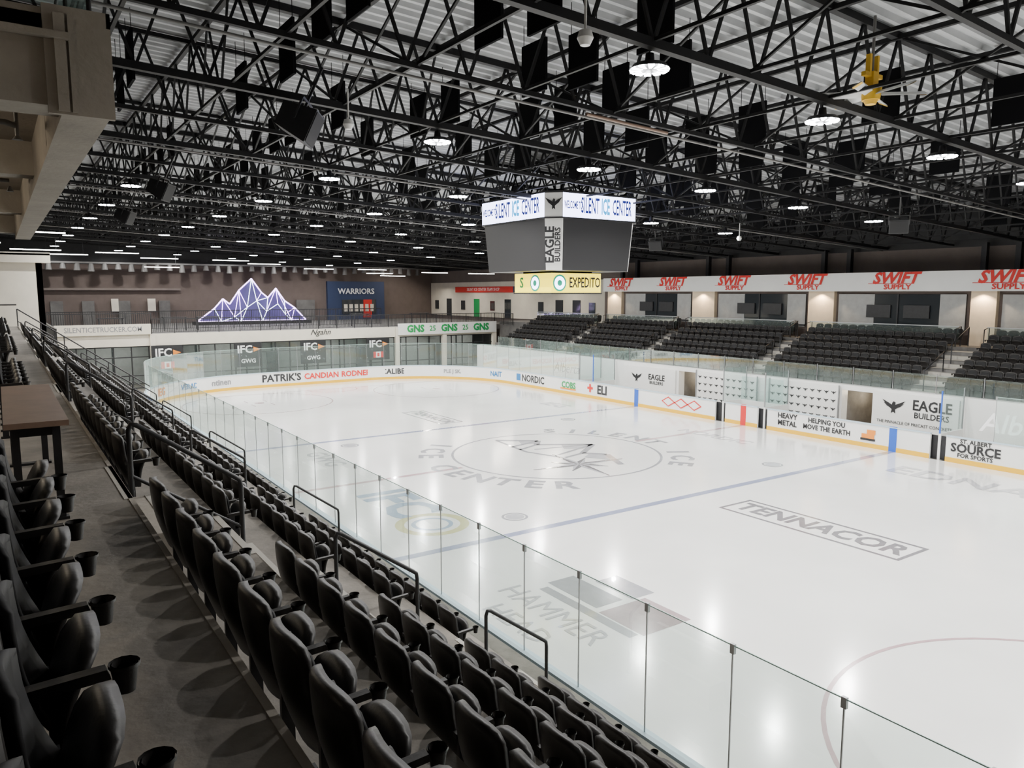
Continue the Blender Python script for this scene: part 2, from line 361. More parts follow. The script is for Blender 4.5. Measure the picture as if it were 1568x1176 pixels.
def hrail(a,xa,xb,za,zb,h=1.0,mid=False):
    hr.tube([(xa,a,za),(xa,a,za+h-.08),(xa+.02,a,za+h-.02),(xa+.07,a,za+h-.03),(xb-.06,a,zb+h+.03),(xb-.01,a,zb+h-.01),(xb,a,zb+h-.08),(xb,a,zb)],.025,0)
    if mid: hr.tube([(xa,a,za+h*.5),(xb,a,zb+h*.5)],.018,0)
    for x,z in ((xa,za),(xb,zb)): hr.frustum((x,a),.05,.05,z,z+.015,0,12)
for i,(a,c) in enumerate(aisles):
    y=c+.06
    hrail(y,.97,2.0,RZ(0),RZ(1),1.05,True); hrail(y,3.02,4.05,RZ(2),RZ(3),.98); hrail(y,5.05,6.05,RZ(4),RZ(5),.95)
for k in range(6):
    x0=RX(k); hr.tube([(x0,44,RZ(k)+1.5),(x0+.95,44,RZ(k)+.80)],.03,0); hr.tube([(x0,44,RZ(k)),(x0,44,RZ(k)+1.5)],.025,0)
    hr.tube([(x0,44,RZ(k)+.9),(x0+.95,44,RZ(k)+.2)],.018,0)
hr.tube([(-3,44,6.4),(.80,44,6.4)],.03,0); 
for y in range(25,45,3): hr.tube([(-.9,y,5.35),(-.9,y,6.4)],.025,0)
hr.tube([(-.9,25,6.4),(-.9,44,6.4)],.03,0)
hr.obj('handrail',[BLK])
bt=MB()
bt.box(-.02,.37,6.15,8.7,6.06,6.10,0)
for y in (6.3,8.5):
    bt.box(.27,.32,y-.03,y+.03,5.35,6.06,1); bt.box(.02,.07,y-.03,y+.03,5.35,6.06,1); bt.box(.02,.32,y-.02,y+.02,5.98,6.05,1); bt.box(.0,.34,y-.04,y+.04,5.35,5.37,1)
bt.box(.27,.31,6.3,8.5,5.99,6.05,1)
bt.obj('bar_counter',[WOOD,BLK])

# balcony upper-left ----------------------------------------------------
bc=MB()
bc.box(.55,.9,7.3,25,8.45,9.2,0); bc.box(-3.2,.55,7.3,7.75,8.5,9.2,0); bc.box(-3.2,.9,7.3,25,9.05,9.25,0)
for y in (12.5,18.5,24.6): bc.box(-3.2,.55,y,y+.4,8.6,9.05,0)
bc.box(.45,.93,7.24,7.3,8.43,9.27,0); bc.box(.90,.93,7.24,25,9.15,9.27,1)
bc.box(.52,.60,7.20,7.26,8.45,9.2,1); bc.box(.62,.66,7.21,7.26,8.45,9.2,1)
bc.box(-3.3,.62,7.16,7.24,9.0,9.05,1)
for y in (7.5,16,24.7): bc.box(-3.3,-3.0,y-.15,y+.25,5.35,9.1,1)
bc.tube([(-3,9.6,8.75),(.2,9.6,8.75),(.3,9.6,8.72)],.03,2); bc.tube([(.3,9.6,8.95),(.3,9.6,8.62)],.02,2); bc.frustum((.3,9.6),.05,.02,8.58,8.62,2,10)
bc.tube([(-3,14.5,8.75),(.3,14.5,8.75)],.03,2); bc.frustum((.3,14.5),.05,.02,8.58,8.66,2,10)
bc.tube([(-3,7.4,10.3),(.8,7.4,10.3),(.8,25,10.3)],.025,3)
for y in (7.4,9.4,11.4,13.4,15.4,17.4): bc.tube([(.8,y,9.25),(.8,y,10.3)],.02,3)
bc.face([(.8,7.4,9.3),(.8,25,9.3),(.8,25,10.2),(.8,7.4,10.2)],4); bc.face([(-3,7.4,9.3),(.8,7.4,9.3),(.8,7.4,10.2),(-3,7.4,10.2)],4)
for y in (10.3,16.0,21.5): bc.frustum((-1.6,y),.16,.16,8.98,9.05,3,16); bc.face([(-1.6+.12*cos(-2*pi*k/16),y+.12*sin(-2*pi*k/16),8.975) for k in range(16)],5)  # downlight bodies added to go with the soffit fill
bco=bc.obj('balcony',[CONCL,CONCL,PIPE,BLK,GLASS2,FILLENS])
for y in (10.3,16.0,21.5):
    l=D.lights.new('soffit_fill_lamp','POINT'); l.energy=60; l.color=(1,.86,.66); l.shadow_soft_size=.1  # added warm fill, lifts the dark balcony underside and walkway
    lo=D.objects.new('soffit_fill_lamp',l); C.objects.link(lo); lo.parent=bco; lo.location=(-1.6,y,8.85)
wp=MB(); wp.box(-3.15,-3.0,2.6,3.2,7.9,8.2,0); wp.box(-3.0,-2.98,2.65,3.15,7.93,8.17,1); wp.box(-3.2,-3.1,2.8,3.0,5.35,8.2,0)
wpo=wp.obj('walkway_fill_lamp',[HOUS,FILLENS])  # unseen fixture, added to brighten the walkway beside the camera
l=D.lights.new('lamp','POINT'); l.energy=65; l.color=(1,.84,.62); l.shadow_soft_size=.12  # warm fill light of the added walkway fixture
lo=D.objects.new('lamp',l); C.objects.link(lo); lo.parent=wpo; lo.location=(-2.8,2.9,8.05)

# ---------------------------------------------------------------- roof
zb=lambda x:11.1-.047*(x-9.35)      # bottom chord
zd=lambda x:zb(x)+1.9               # deck
rf=MB(); y=-9.; pitch=.38
XA,XB=-8.9,42.9
while y<80:
    prof=[(y,0),(y+.11,0),(y+.14,.12),(y+.33,.12),(y+pitch,0)]
    for (a,za),(b_,zb_) in zip(prof,prof[1:]):
        rf.face([(XA,a,zd(XA)+za),(XA,b_,zd(XA)+zb_),(XB,b_,zd(XB)+zb_),(XB,a,zd(XB)+za)],0)
    y+=pitch
rf.obj('ceiling',[DECK])
tr=MB(); TY=[2.1+3.7*j for j in range(-2,21)]
for j,ty in enumerate(TY):
    big=(j%2==0)
    w=.15 if big else .10
    tr.beam((XA,ty,zb(XA)),(XB,ty,zb(XB)),w,w); tr.beam((XA,ty,zd(XA)-.09),(XB,ty,zd(XB)-.09),w,w)
    x=XA; s=1.35
    while x<XB-s:
        tr.beam((x,ty,zd(x)-.1),(x+s/2,ty,zb(x+s/2)),.055); tr.beam((x+s/2,ty,zb(x+s/2)),(x+s,ty,zd(x+s)-.1),.055)
        x+=s
x=-5.4; n=0
while x<42.5:
    tr.beam((x,TY[0],zb(x)+.05),(x,TY[-1],zb(x)+.05),.06); tr.beam((x,TY[0],zd(x)-.14),(x,TY[-1],zd(x)-.14),.10)
    for a,b_ in zip(TY,TY[1:]):
        if n%2: tr.beam((x,a,zb(x)),(x,b_,zd(x)-.1),.05); tr.beam((x,a,zd(x)-.1),(x,b_,zb(x)),.05)
        elif a>16:
            q=(b_-a)/4
            for i in range(2):
                tr.beam((x,a+2*q*i,zd(x)-.1),(x,a+2*q*i+q,zb(x)),.045); tr.beam((x,a+2*q*i+q,zb(x)),(x,a+2*q*i+2*q,zd(x)-.1),.045)
    x+=2.45; n+=1
tr.obj('roof_truss',[TRUSS])
bf=MB()
for j in range(1,len(TY)-1):
    ym=(TY[j]+TY[j+1])/2
    x=-6.9
    while x<41:
        for dy in (-.95,.95):
            pr=.68 if x<27 else .45
            if ym<14 and x>9: pr=.34
            if random.random()<pr:
                yy=ym+dy+random.uniform(-.15,.15); h0=random.choice((.15,.35,.35))
                if abs(x-14.8)<1.6 and abs(yy-8.9)<2: continue
                if abs(x-CX)<2.8 and abs(yy-CY)<3.2: continue
                bf.box(x-.03,x+.03,yy-.45,yy+.45,zb(x)+h0,zb(x)+h0+1.1,0)
                bf.beam((x,yy-.4,zb(x)+h0+1.1),(x,yy-.4,zd(x)),.012); bf.beam((x,yy+.4,zb(x)+h0+1.1),(x,yy+.4,zd(x)),.012)
        x+=2.45
bf.obj('acoustic_baffles',[BAFFLE])
pp=MB()
for k in range(0,21,3):
    ty=2.1+3.7*k+.25; pp.tube([(XA,ty,zb(XA)-.12),(XB,ty,zb(XB)-.12)],.03,0)
pp.tube([(11,13.2+.02,zb(11)-.13),(13.5,13.2+.02,zb(13.5)-.13)],.04,1)
pp.obj('sprinkler_pipes',[PIPE,PIPER])

# high bay lights
def bay_mesh():
    b=MB()
    b.frustum((0,0),.34,.28,0.02,.10,1,24,False,True)
    b.face([(.335*cos(-2*pi*k/24),.335*sin(-2*pi*k/24),.03) for k in range(24)],1)
    for k in range(12):
        a=2*pi*k/12
        c,s_=cos(a),sin(a)
        def P(r,t,z): return (r*c-t*s_,r*s_+t*c,z)
        b.face([P(.14,-.022,0),P(.14,.022,0),P(.325,.055,0),P(.325,-.055,0)][::-1],0)
        b.face([P(.325,-.055,0),P(.325,.055,0),P(.325,.055,.03),P(.325,-.055,.03)],0)
    b.frustum((0,0),.09,.07,.1,.28,1,16); b.tube([(0,0,.28),(0,0,.55)],.012,1)
    return b.mesh('high_bay_light',[LED,HOUS])
BM=bay_mesh()
LP=[(9.35+4.9*i,9.6+7.4*j) for i in range(-1,5) for j in range(-1,10)]
for x,y in LP:
    z=zb(x)-.4
    if x<5 and y<30: continue
    o=D.objects.new('high_bay_light',BM); C.objects.link(o); o.location=(x,y,z); o.rotation_euler=(0,0,random.random())
    l=D.lights.new('lamp','AREA'); l.shape='DISK'; l.size=.2; l.energy=540 if y<58 else 210; l.color=(1,.985,.955); l.spread=rad(170)
    lo=D.objects.new('lamp',l); C.objects.link(lo); lo.parent=o; lo.location=(0,0,-.012)
ls=MB()
for x,y,z in ((2.5,62,9.9),(4.5,66,9.8),(1.5,70,9.9),(8,66,10.0),(12,72,9.9),(17,68,9.7),(21,72,9.6),(27,74,9.3),(31,70,9.2),(34.5,76,9.0),(38,70,9.0),(2,50,10.3),(-1,60,10.2),(13,77,9.3),(37,78,8.8),(40,64,8.8)):
    ls.box(x-1.5,x+1.5,y-.07,y+.07,z,z+.06,0)
    for dx in (-1.2,1.2): ls.beam((x+dx,y,z),(x+dx,y,zb(x)+.0),.02,mi=1)
ls.obj('linear_light_fixtures',[STRIP,BLK])

# walls
w=MB(); w.box(-9.2,-9,-9,80,0,14.2); w.obj('wall_left',[WALLG])
w=MB(); w.box(43,43.3,-9,80,0,9.4,0); w.box(43,43.3,-9,80,9.4,12.5,1); w.obj('wall_right',[WALLG,BLK])
w=MB(); w.box(-9,43,-9.3,-9,0,14.2); w.obj('wall_near',[WALLG])
w=MB(); w.box(-9,43,80,80.3,0,9.6,0); w.box(-9,43,80,80.3,9.6,14.2,1); w.obj('wall_back',[WALLB,BLK])
# ---------------------------------------------------------------- far end deck
dk=MB()
dk.box(-8.95,42.7,60.3,79.9,3.55,4.0,0); dk.box(-8.95,2.5,46,60.3,3.55,4.0,0)
dk.box(3,39,59.9,60.3,3.15,4.0,1)
for x in (3,9.2,28.7,33.4,38.8): dk.box(x-.18,x+.18,59.75,60.1,0,4.0,1)
dk.box(3,38.9,64,64.2,0,3.55,2)
for x in range(4,38,3): dk.box(x-.05,x+.05,63.9,64,0,3.2,3)
dk.obj('concourse_deck',[CONCD,WALLW,LOBW,BLK])
gz=MB()
x=3.2
while x<38.6:
    gz.box(x-.04,x+.04,60.05,60.12,0,3.15,1); x+=1.15
for z in (.1,1.0,2.35,3.1): gz.box(3,38.8,60.04,60.13,z-.035,z+.035,1)
gz.face([(3,60.1,0),(38.8,60.1,0),(38.8,60.1,3.15),(3,60.1,3.15)],0)
gz.obj('window_1',[LGLASS,BLK])
for x in (7,15,23,31,37):
    l=D.lights.new('lobby_lamp','AREA'); l.shape='RECTANGLE'; l.size=3; l.size_y=.6; l.energy=150; l.color=(1,.95,.86)
    lo=D.objects.new('lobby_lamp',l); C.objects.link(lo); lo.location=(x,62,3.5)
lf=MB()
for x in (11,19,27,35): lf.box(x-.5,x+.5,63.8,63.9,0,2.1)
lf.obj('door_1',[BLK])
def sign(name,x0,x1,y,z0,z1,m_): 
    b=MB(); b.box(x0,x1,y-.06,y,z0,z1,0); return b.obj(name,[m_])
s=sign('fascia_sign',3.1,9.1,59.7,4.0,4.75,WALLW); text('SILENTICETRUCKER.COM',.5,(6.1,59.63,4.38),FY,TXGR,s,sx=.85,off=.01)
s=sign('fascia_sign',28.7,38.9,59.7,3.3,4.3,WHITE)
for i in range(3): text('GNS',.85,(30.4+3.4*i,59.63,3.8),FY,TXG,s,off=.05)
for i in range(2): text('25',.65,(32.1+3.4*i,59.63,3.8),FY,TXG,s,off=.02)
for i,x in enumerate((10.1,15.9,21.1,26.8)):
    s=sign('hanging_banner',x-1.05,x+1.05,59.72,1.25,3.15,BLK); text('IFC',.82,(x-.25,59.65,2.6),FY,TXW,s,off=.025)
    b=MB(); b.face([(x+.4,59.64,2.4),(x+.95,59.64,2.6),(x+.4,59.64,2.82)],0)
    if i in (0,3): b.box(x-.45,x+.45,59.64,59.655,1.45,1.95,3); b.box(x-.45,x-.22,59.63,59.65,1.45,1.95,1); b.box(x+.22,x+.45,59.63,59.65,1.45,1.95,1); b.box(x-.1,x+.1,59.63,59.65,1.55,1.85,1)
    b.obj('banner_emblem',[TXO,TXR,TXGR,TXW],s)
    if i in (1,2): text('GWG',.45,(x,59.64,1.7),FY,TXW,s,off=.02)
text('Ngahn',.65,(21.8,59.85,3.75),FY,TXK,s,shear=.4,name='fascia_lettering')
dr=MB()
def guard(p,q,h=1.07,mi=0,step=.14,post=1.5):
    p=Vector(p);q=Vector(q);L=(q-p).length
    up=Vector((0,0,h)); dr.beam(p+up,q+up,.06,mi=mi); dr.beam(p+Vector((0,0,.1)),q+Vector((0,0,.1)),.03,mi=mi)
    n=int(L/post)
    for i in range(n+1): r=p+(q-p)*i/max(n,1); dr.beam(r,r+up,.05,mi=mi)
    n=int(L/step)
    for i in range(n+1): r=p+(q-p)*i/max(n,1); dr.beam(r+Vector((0,0,.1)),r+up,.024,mi=mi)
guard((9.2,60.1,4),(39,60.1,4),step=.12); guard((2.6,60.1,4.0),(9.2,60.1,4.0),1.5); guard((2.5,46.2,4),(2.5,60,4)); guard((39,60.1,4),(39,57,4))
guard((3,66,4),(30,66,4),1.5,step=.15)
dr.obj('deck_railing',[BLK])
for x in (7,11.5,14,27,33):
    b=MB(); b.box(x-.9,x+.9,63.7,64.2,5.02,5.08,0)
    for dx in (-.8,.8): b.box(x+dx-.03,x+dx+.03,63.9,64.0,4,5.02,0)
    b.obj('bar_table',[BLK])
bk=MB(); bk.box(29.9,36.6,79.5,79.9,4,8.2,0); bk.box(31.5,35.5,79.4,79.5,4.6,6.2,1); bk.box(34,35,79.35,79.5,4.2,6.2,2)
for i in range(6): bk.box(31.7+.62*i,32.1+.62*i,79.34,79.4,4.9,5.7,3)
o=bk.obj('shop_front',[NAVY,DGLASS,TXR,WALLW]); text('WARRIORS',.85,(33.2,79.4,7.1),FY,TXW,o,off=.02)
bw=MB()
bw.box(42.85,42.98,47,79.9,4.4,8.1,0)
for y,m_ in ((52,1),(54.5,1),(63,1),(69,2),(75,1)): bw.box(42.8,42.86,y,y+1.1,4.4,6.3,m_)
bw.box(42.75,42.86,62.5,74,7.0,7.6,3); bw.box(42.75,42.86,59.8,62.5,7.0,7.6,4)
for y in (50,57.5,66,72,78): bw.box(42.78,42.86,y,y+.8,5.1,6.1,1)
bwo=bw.obj('hall_partition',[WALLW,DGLASS,TXG,TXR,NAVY]); text('SILENT ICE CENTER TEAM SHOP',.45,(42.74,68.2,7.3),FX,TXW,bwo)
for y in (53,61,69,76):
    l=D.lights.new('hall_fill_lamp','AREA'); l.shape='RECTANGLE'; l.size=2.5; l.size_y=.3; l.energy=200; l.color=(1,.92,.78)  # added fill that brightens the cream hall wall, no fixture modelled
    lo=D.objects.new('hall_fill_lamp',l); C.objects.link(lo); lo.location=(40.5,y,8.6); lo.rotation_euler=(0,rad(25),0)
mr=MB(); mr.box(3,15,79.6,79.9,7.2,7.4,0)
for x in (4.5,7,10,13.5): mr.box(x-.5,x+.5,79.7,79.9,4,6.2,1); 
mr.box(26.5,28.5,79.7,79.9,4,6.2,1); mr.box(8.9,9.5,79.65,79.75,5.2,6.4,2); mr.box(12,12.7,79.65,79.75,5.2,6.4,2)
mr.obj('door_2',[WALLG,CONCD,WALLW])
wl=MB(); wl.box(-8.9,2.2,49,49.4,4,8.7,0); wl.box(-8.9,2.6,48.6,49.4,8.6,9.1,0); wl.box(1.9,2.2,49,58,4,8.7,0); wl.box(-8.9,2.6,48.6,60,9.0,9.15,0)
wl.obj('suite_block',[WALLW])
cb=MB()
for i in range(34): cb.frustum((4+1.1*i,78.4),.28,.2,9.0+.12*sin(i*1.7),9.6,0,8)
cb.box(3,42,78.2,78.6,9.6,9.75,0)
cb.obj('ceiling_curtain',[PIPE])
mt=MB(); MY=74
base=[(15.2,4.3),(16.8,5.5),(17.6,6.4),(18.2,5.9),(19.1,7.2),(20.3,8.3),(21.2,7.0),(21.8,6.5),(22.6,7.4),(23.4,6.2),(24.4,5.5),(25.5,4.3)]
inner=[(17.2,4.3),(18.4,4.7),(19.6,5.6),(20.5,6.2),(21.4,5.2),(22.5,5.9),(23.2,4.9),(19.0,4.3),(21.0,4.3),(23.8,4.3)]
P3=lambda p,dy=0:(p[0],MY+dy,p[1])
for a,b_ in zip(base,base[1:]): mt.tube([P3(a),P3(b_)],.06,0,6)
mt.tube([P3(base[0]),P3(base[-1])],.05,0,6)
links=[(2,0),(2,1),(4,1),(4,2),(5,2),(5,3),(7,3),(7,4),(8,4),(8,5),(9,6),(10,6),(10,9),(1,0),(6,3),(4,7),(8,9)]
for a,i in links:
    q=(inner[i%10][0],MY-.8,inner[i%10][1]); mt.tube([P3(base[a]),q],.03,a%2*2,6)
for i,j in ((0,1),(1,2),(2,3),(3,4),(4,5),(5,6),(1,7),(4,8),(6,9),(2,7),(3,8)):
    mt.tube([(inner[i][0],MY-.8,inner[i][1]),(inner[j][0],MY-.8,inner[j][1])],.03,2,6)
mt.face([P3(p,.05) for p in base][::-1],1)
mt.box(15,25.7,73.0,75,4.0,4.3,3)
mt.obj('mountain_light_sculpture',[NEON,NEON2,NEON3,BLK])

# ---------------------------------------------------------------- far side stand
FXs=lambda k:35.0+.75*k
FZ=lambda k:2.3+.36*k
fs_=MB()
tun=[(19.8,21.4),(30.9,32.3)]
def wallseg(a,b_): fs_.box(34.5,35.0,a,b_,0,2.45,1)
wallseg(-6,19.8); wallseg(21.4,30.9); wallseg(32.3,56)
for a,b_ in tun:
    fs_.box(34.5,35.0,a,b_,2.2,2.45,1); fs_.box(37.9,38,a,b_,0,2.2,3)
segs=[(-6,19.8),(21.4,30.9),(32.3,55)]
for k in range(6):
    for a,b_ in segs: fs_.box(FXs(k),FXs(k+1),a,b_,0,FZ(k),0)
    for a,b_ in tun: fs_.box(FXs(k),FXs(k+1),a,b_,2.2,max(FZ(k),2.25),0)
fs_.box(39.5,42.3,-6,60,0,4.3,0); fs_.box(42.3,42.8,47,60,0,4.3,0)
fsec=[(-1.2,7.4),(8.7,17.2),(18.5,26.9),(28.0,36.4),(37.5,45.0),(46.1,54.2)]
fa=[(7.4,8.7),(17.2,18.5),(26.9,28.0),(36.4,37.5),(45.0,46.1)]
for a,b_ in fa:
    for k in range(6): 
        fs_.box(FXs(k)-.3,FXs(k),a,b_,FZ(k)-.36 if k else 2.3,FZ(k)-.18 if k else 2.3,2); fs_.box(FXs(k)-.05,FXs(k)+.003,a,b_,FZ(k),FZ(k)+.01,2)
        fs_.box(FXs(k),FXs(k)+.75,a,b_,FZ(k),FZ(k)+.008,4)
fso=fs_.obj('far_grandstand_concrete',[CONCD,WHITE,NOSE,CREAM,NOSE])
fb=empty('spectator_seating')
for k in range(6):
    for a,b_ in fsec: seats(fb,FXs(k)+.68,a,b_,FZ(k),pi)
for a,b_ in fsec: seats(fb,40.2,a,b_,4.3,pi)
fr=MB()
for a,b_ in fa:
    for x0,x1 in ((35.3,37.0),(37.7,39.3)):
        z0=2.3+.36*(x0-35)/.75; z1=2.3+.36*(x1-35)/.75; y=(a+b_)/2
        fr.tube([(x0,y,z0),(x0,y,z0+.95),(x1,y,z1+.95),(x1,y,z1)],.028,0)
    for y in (a,b_): fr.tube([(39.4,y,4.3),(39.4,y,5.2),(39.9,y,5.3),(39.9,y,4.3)],.025,0)
for y in range(-5,55,2): fr.tube([(34.75,y,2.45),(34.75,y,3.35)],.02,1,6)
fr.obj('stand_handrail',[BLK,METAL])
fg=MB(); 
for y in range(-5,53,2): fg.face([(34.75,y+.05,2.5),(34.75,y+1.95,2.5),(34.75,y+1.95,3.3),(34.75,y+.05,3.3)],0)
for a,b_ in fsec: fg.face([(39.7,a,4.5),(39.7,b_,4.5),(39.7,b_,5.3),(39.7,a,5.3)],0); fg.beam((39.7,a,5.3),(39.7,b_,5.3),.04,mi=1)
fg.obj('stand_glass_railing',[GLASS2,METAL])
def eagle(b,x,y,z,s,mi=0):
    pts=[(-1,.55),(-.75,.25),(-.9,.3),(-.6,.05),(-.72,.08),(-.35,-.1),(-.15,-.25),(-.2,-.6),(0,-.45),(.2,-.6),(.15,-.25),(.35,-.1),(.72,.08),(.6,.05),(.9,.3),(.75,.25),(1,.55),(.45,.3),(.15,.15),(.18,.35),(0,.45),(-.12,.3),(-.15,.15),(-.45,.3)]
    b.face([(x,y-a*s,z+c*s) for a,c in pts],mi)
s_=empty('wall_advert')
b=MB()
b.box(34.40,34.49,15.8,19.7,.3,2.3,0); b.box(34.40,34.49,32.5,37.2,.3,2.2,0); eagle(b,34.38,18.7,1.7,.55,1); eagle(b,34.38,35.9,1.5,.5,1)
b.box(34.42,34.49,21.5,25.6,.3,2.35,0); b.box(34.42,34.49,26.4,30.8,.3,2.3,0)
for r in range(4):
    for c in range(10):
        eagle(b,34.4,21.8+c*.4,.75+r*.42,.15,1); eagle(b,34.4,26.75+c*.42,.75+r*.42,.15,1)
for y in (21.5,25.6,26.4,30.8): b.box(34.36,34.42,y-.03,y+.03,0,2.4,2)
b.obj('advert_panel',[WHITE,TXK,METAL],s_)
text('EAGLE',.66,(34.38,16.95,1.85),FX,TXK,s_,off=.02,sx=.92); text('BUILDERS',.38,(34.38,16.95,1.40),FX,TXK,s_,off=.01,sx=.95); text('THE PINNACLE OF PRECAST CONCRETE',.2,(34.38,17.75,.95),FX,TXK,s_,sx=.95)
text('EAGLE',.5,(34.38,34.1,1.6),FX,TXK,s_,off=.02); text('BUILDERS',.28,(34.38,34.1,1.25),FX,TXK,s_,off=.01)
pbm=MB()
for a,b_ in ((16.2,23.8),(27.6,37.6)):
    pbm.box(33.6,33.95,a,b_,.55,.6,0); yy=a+.2
    while yy<b_: pbm.box(33.7,33.85,yy-.04,yy+.04,-.05,.55,1); yy+=1.8
pbm.obj('player_bench',[WOOD,METAL])
gd=MB()
for y in (15.6,24.4,27.1,39.4,38.0): 
    gd.face([(32.45,y,1.1),(34.35,y,1.1),(34.35,y,2.9),(32.45,y,2.9)],0); gd.box(32.45,34.35,y-.05,y+.05,-.05,1.1,2); gd.beam((32.45,y,1.1),(32.45,y,2.9),.05,mi=3 if y in (15.6,38.0) else 1); gd.beam((34.35,y,1.1),(34.35,y,2.9),.05,mi=1)
gd.box(33.9,34.0,24.4,27.1,-.05,1.1,2); gd.face([(33.95,24.4,1.1),(33.95,27.1,1.1),(33.95,27.1,2.4),(33.95,24.4,2.4)],0)
gdo=gd.obj('penalty_box_partition',[GLASS2,METAL,WHITE,BLUEL])
text('Alberta',.95,(X1+.12,40.8,1.75),FX,TXGR,gdo,shear=.2); text('Alberta',1.1,(X1+.12,12.4,1.8),FX,TXW,gdo,shear=.2,off=.01)
su=MB()
su.box(40.4,42.25,-6,46.2,7.06,8.1,0)
su.box(41.2,42.3,-6,46.9,4.3,7.06,1)
for a,b_ in ((7.5,8.6),(17.4,18.6),(26.2,27.9),(35.2,37.2),(44.6,46.2)): su.box(40.9,41.25,a,b_,4.3,7.06,2); 
for a,b_ in ((8.9,17.2),(18.9,26.0),(28.2,35.0),(37.5,44.3),(-1,7.2)):
    su.box(41.12,41.2,a,b_,5.0,6.9,3)
    m_=(a+b_)/2; su.box(41.05,41.15,m_-.04,m_+.04,5.0,6.9,4); su.box(41.05,41.15,a,b_,4.95,5.05,4)
    su.box(41.08,41.15,b_-2.2,b_,4.9,6.9,5); su.box(41.08,41.15,a,a+1.3,4.9,6.9,5)  # paler panels over the glass imitate lit-interior brightness by colour
    for t in (.35,.65): su.box(41.0,41.1,a+(b_-a)*t-.7,a+(b_-a)*t+.7,5.6,6.3,4)
suo=su.obj('suite_front',[WHITE,WALLB,CREAM,DGLASS,BLK,LOBW])
for i in range(9):
    y=44.2-5.47*i
    text('SWIFT',.85,(40.37,y,7.74),FX,TXR,suo,shear=.3,off=.035,sx=1.05); text('SUPPLY',.38,(40.37,y-.15,7.28),FX,TXR,suo,off=.03,sx=1.2)
    b=MB(); b.box(40.37,40.39,y-1.0,y+1.5,7.46,7.49,0); b.obj('underline',[TXR],suo)
for y in (8.0,18.0,27.0,36.2,45.4):
    l=D.lights.new('suite_downlight','SPOT'); l.energy=190; l.color=(1,.76,.5); l.spot_size=rad(130); l.shadow_soft_size=.1
    lo=D.objects.new('suite_downlight',l); C.objects.link(lo); lo.location=(40.6,y,6.95)
for y in (20.6,31.6):
    l=D.lights.new('tunnel_lamp','POINT'); l.energy=80; l.color=(1,.85,.62); l.shadow_soft_size=.15
    lo=D.objects.new('tunnel_lamp',l); C.objects.link(lo); lo.location=(36.3,y,1.9)
cl=MB()
for y in (7,8.4,17.2,18.8,26.3,28.0,35.4,37.2,44.5,46.2): cl.box(42.35,42.65,y-.13,y+.13,-.05,zb(42),0)
cl.obj('steel_column',[BLK])

# ---------------------------------------------------------------- scoreboard
sb=empty('center_hung_scoreboard',(CX,CY,0))
def octo(hx,hy,c): return [(-hx,-hy+c),(-hx+c,-hy),(hx-c,-hy),(hx,-hy+c),(hx,hy-c),(hx-c,hy),(-hx+c,hy),(-hx,hy-c)]
def prism(b,o0,z0,o1,z1,mf):
    n=len(o0)
    for i in range(n):
        j=(i+1)%n; b.face([(*o0[i],z0),(*o0[j],z0),(*o1[j],z1),(*o1[i],z1)],mf(i))
    b.face([(*p,z0) for p in reversed(o0)],1); b.face([(*p,z1) for p in o1],1)
HX,HY=2.36,2.72
b=MB(); T=octo(HX,HY,.5); M0=octo(HX-.07,HY-.07,.5); Bt=octo(2.14,2.49,.45)
prism(b,T,9.85,T,10.75,lambda i:3 if i%2==0 else 0)
prism(b,Bt,7.85,M0,9.85,lambda i:3 if i%2==0 else 4)
prism(b,octo(HX+.04,HY+.04,.5),10.75,octo(HX+.04,HY+.04,.5),10.82,lambda i:1)
prism(b,octo(HX+.02,HY+.02,.5),9.80,octo(HX+.02,HY+.02,.5),9.85,lambda i:1)
R4=[(-1.3,-1.3),(1.3,-1.3),(1.3,1.3),(-1.3,1.3)]
prism(b,R4,6.98,R4,7.78,lambda i:5); prism(b,[(x*1.03,y*1.03) for x,y in R4],6.93,[(x*1.03,y*1.03) for x,y in R4],6.98,lambda i:1)
prism(b,[(x*.8,y*.8) for x,y in R4],7.78,[(x*.8,y*.8) for x,y in R4],7.85,lambda i:1)
for sx in (-1,1):
    for sy in (-1,1):
        b.beam((sx*1.5,sy*1.8,10.8),(sx*1.2,sy*1.3,12.5),.04,mi=1); b.beam((sx*1.5,sy*1.8,10.95),(-sx*1.5,sy*1.8,10.95),.1,mi=1); b.beam((sx*1.5,sy*1.8,10.95),(sx*1.5,-sy*1.8,10.95),.1,mi=1)
b.obj('housing',[SCRW,BPAN,WHITE,WHITE,SCRB,SCRY],sb)
for f,rz in (('x',FX),('y',FY)):
    q=1.0 if f=='x' else .85
    def at(t,z=10.3): return (-HX-.02,-t*q,z) if f=='x' else (t*q,-HY-.02,z)
    text('WELCOME TO',.40,at(-1.60),rz,SCRT,sb,off=.02,sx=.40*q); text('SILENT',.84,at(-.62),rz,SCRT,sb,off=.015,sx=.42*q); text('ICE',.84,at(.30),rz,SCRC,sb,off=.03,sx=.42*q); text('CENTER',.84,at(1.32),rz,SCRT,sb,off=.015,sx=.38*q)
ang=Matrix.Rotation(-pi/4,4,'Z')@Matrix.Rotation(pi/2,4,'X')@Matrix.Rotation(pi/2,4,'Z')
for s,sz,dx_,z in (('EAGLE',.48,-.12,8.8),('BUILDERS',.30,.18,8.8)):
    o=text(s,sz,(0,0,0),(0,0,0),TXK,sb,off=.03)
    k=Vector((1,-1,0)).normalized()*dx_
    o.rotation_euler=ang.to_euler(); o.location=(-2.09+k.x-.06,-2.44+k.y-.06,z)
b=MB(); pts=[(-1,.55),(-.75,.25),(-.6,.05),(-.35,-.1),(-.15,-.25),(-.2,-.6),(0,-.45),(.2,-.6),(.15,-.25),(.35,-.1),(.6,.05),(.75,.25),(1,.55),(.45,.3),(.15,.15),(.18,.35),(0,.45),(-.12,.3),(-.15,.15),(-.45,.3)]
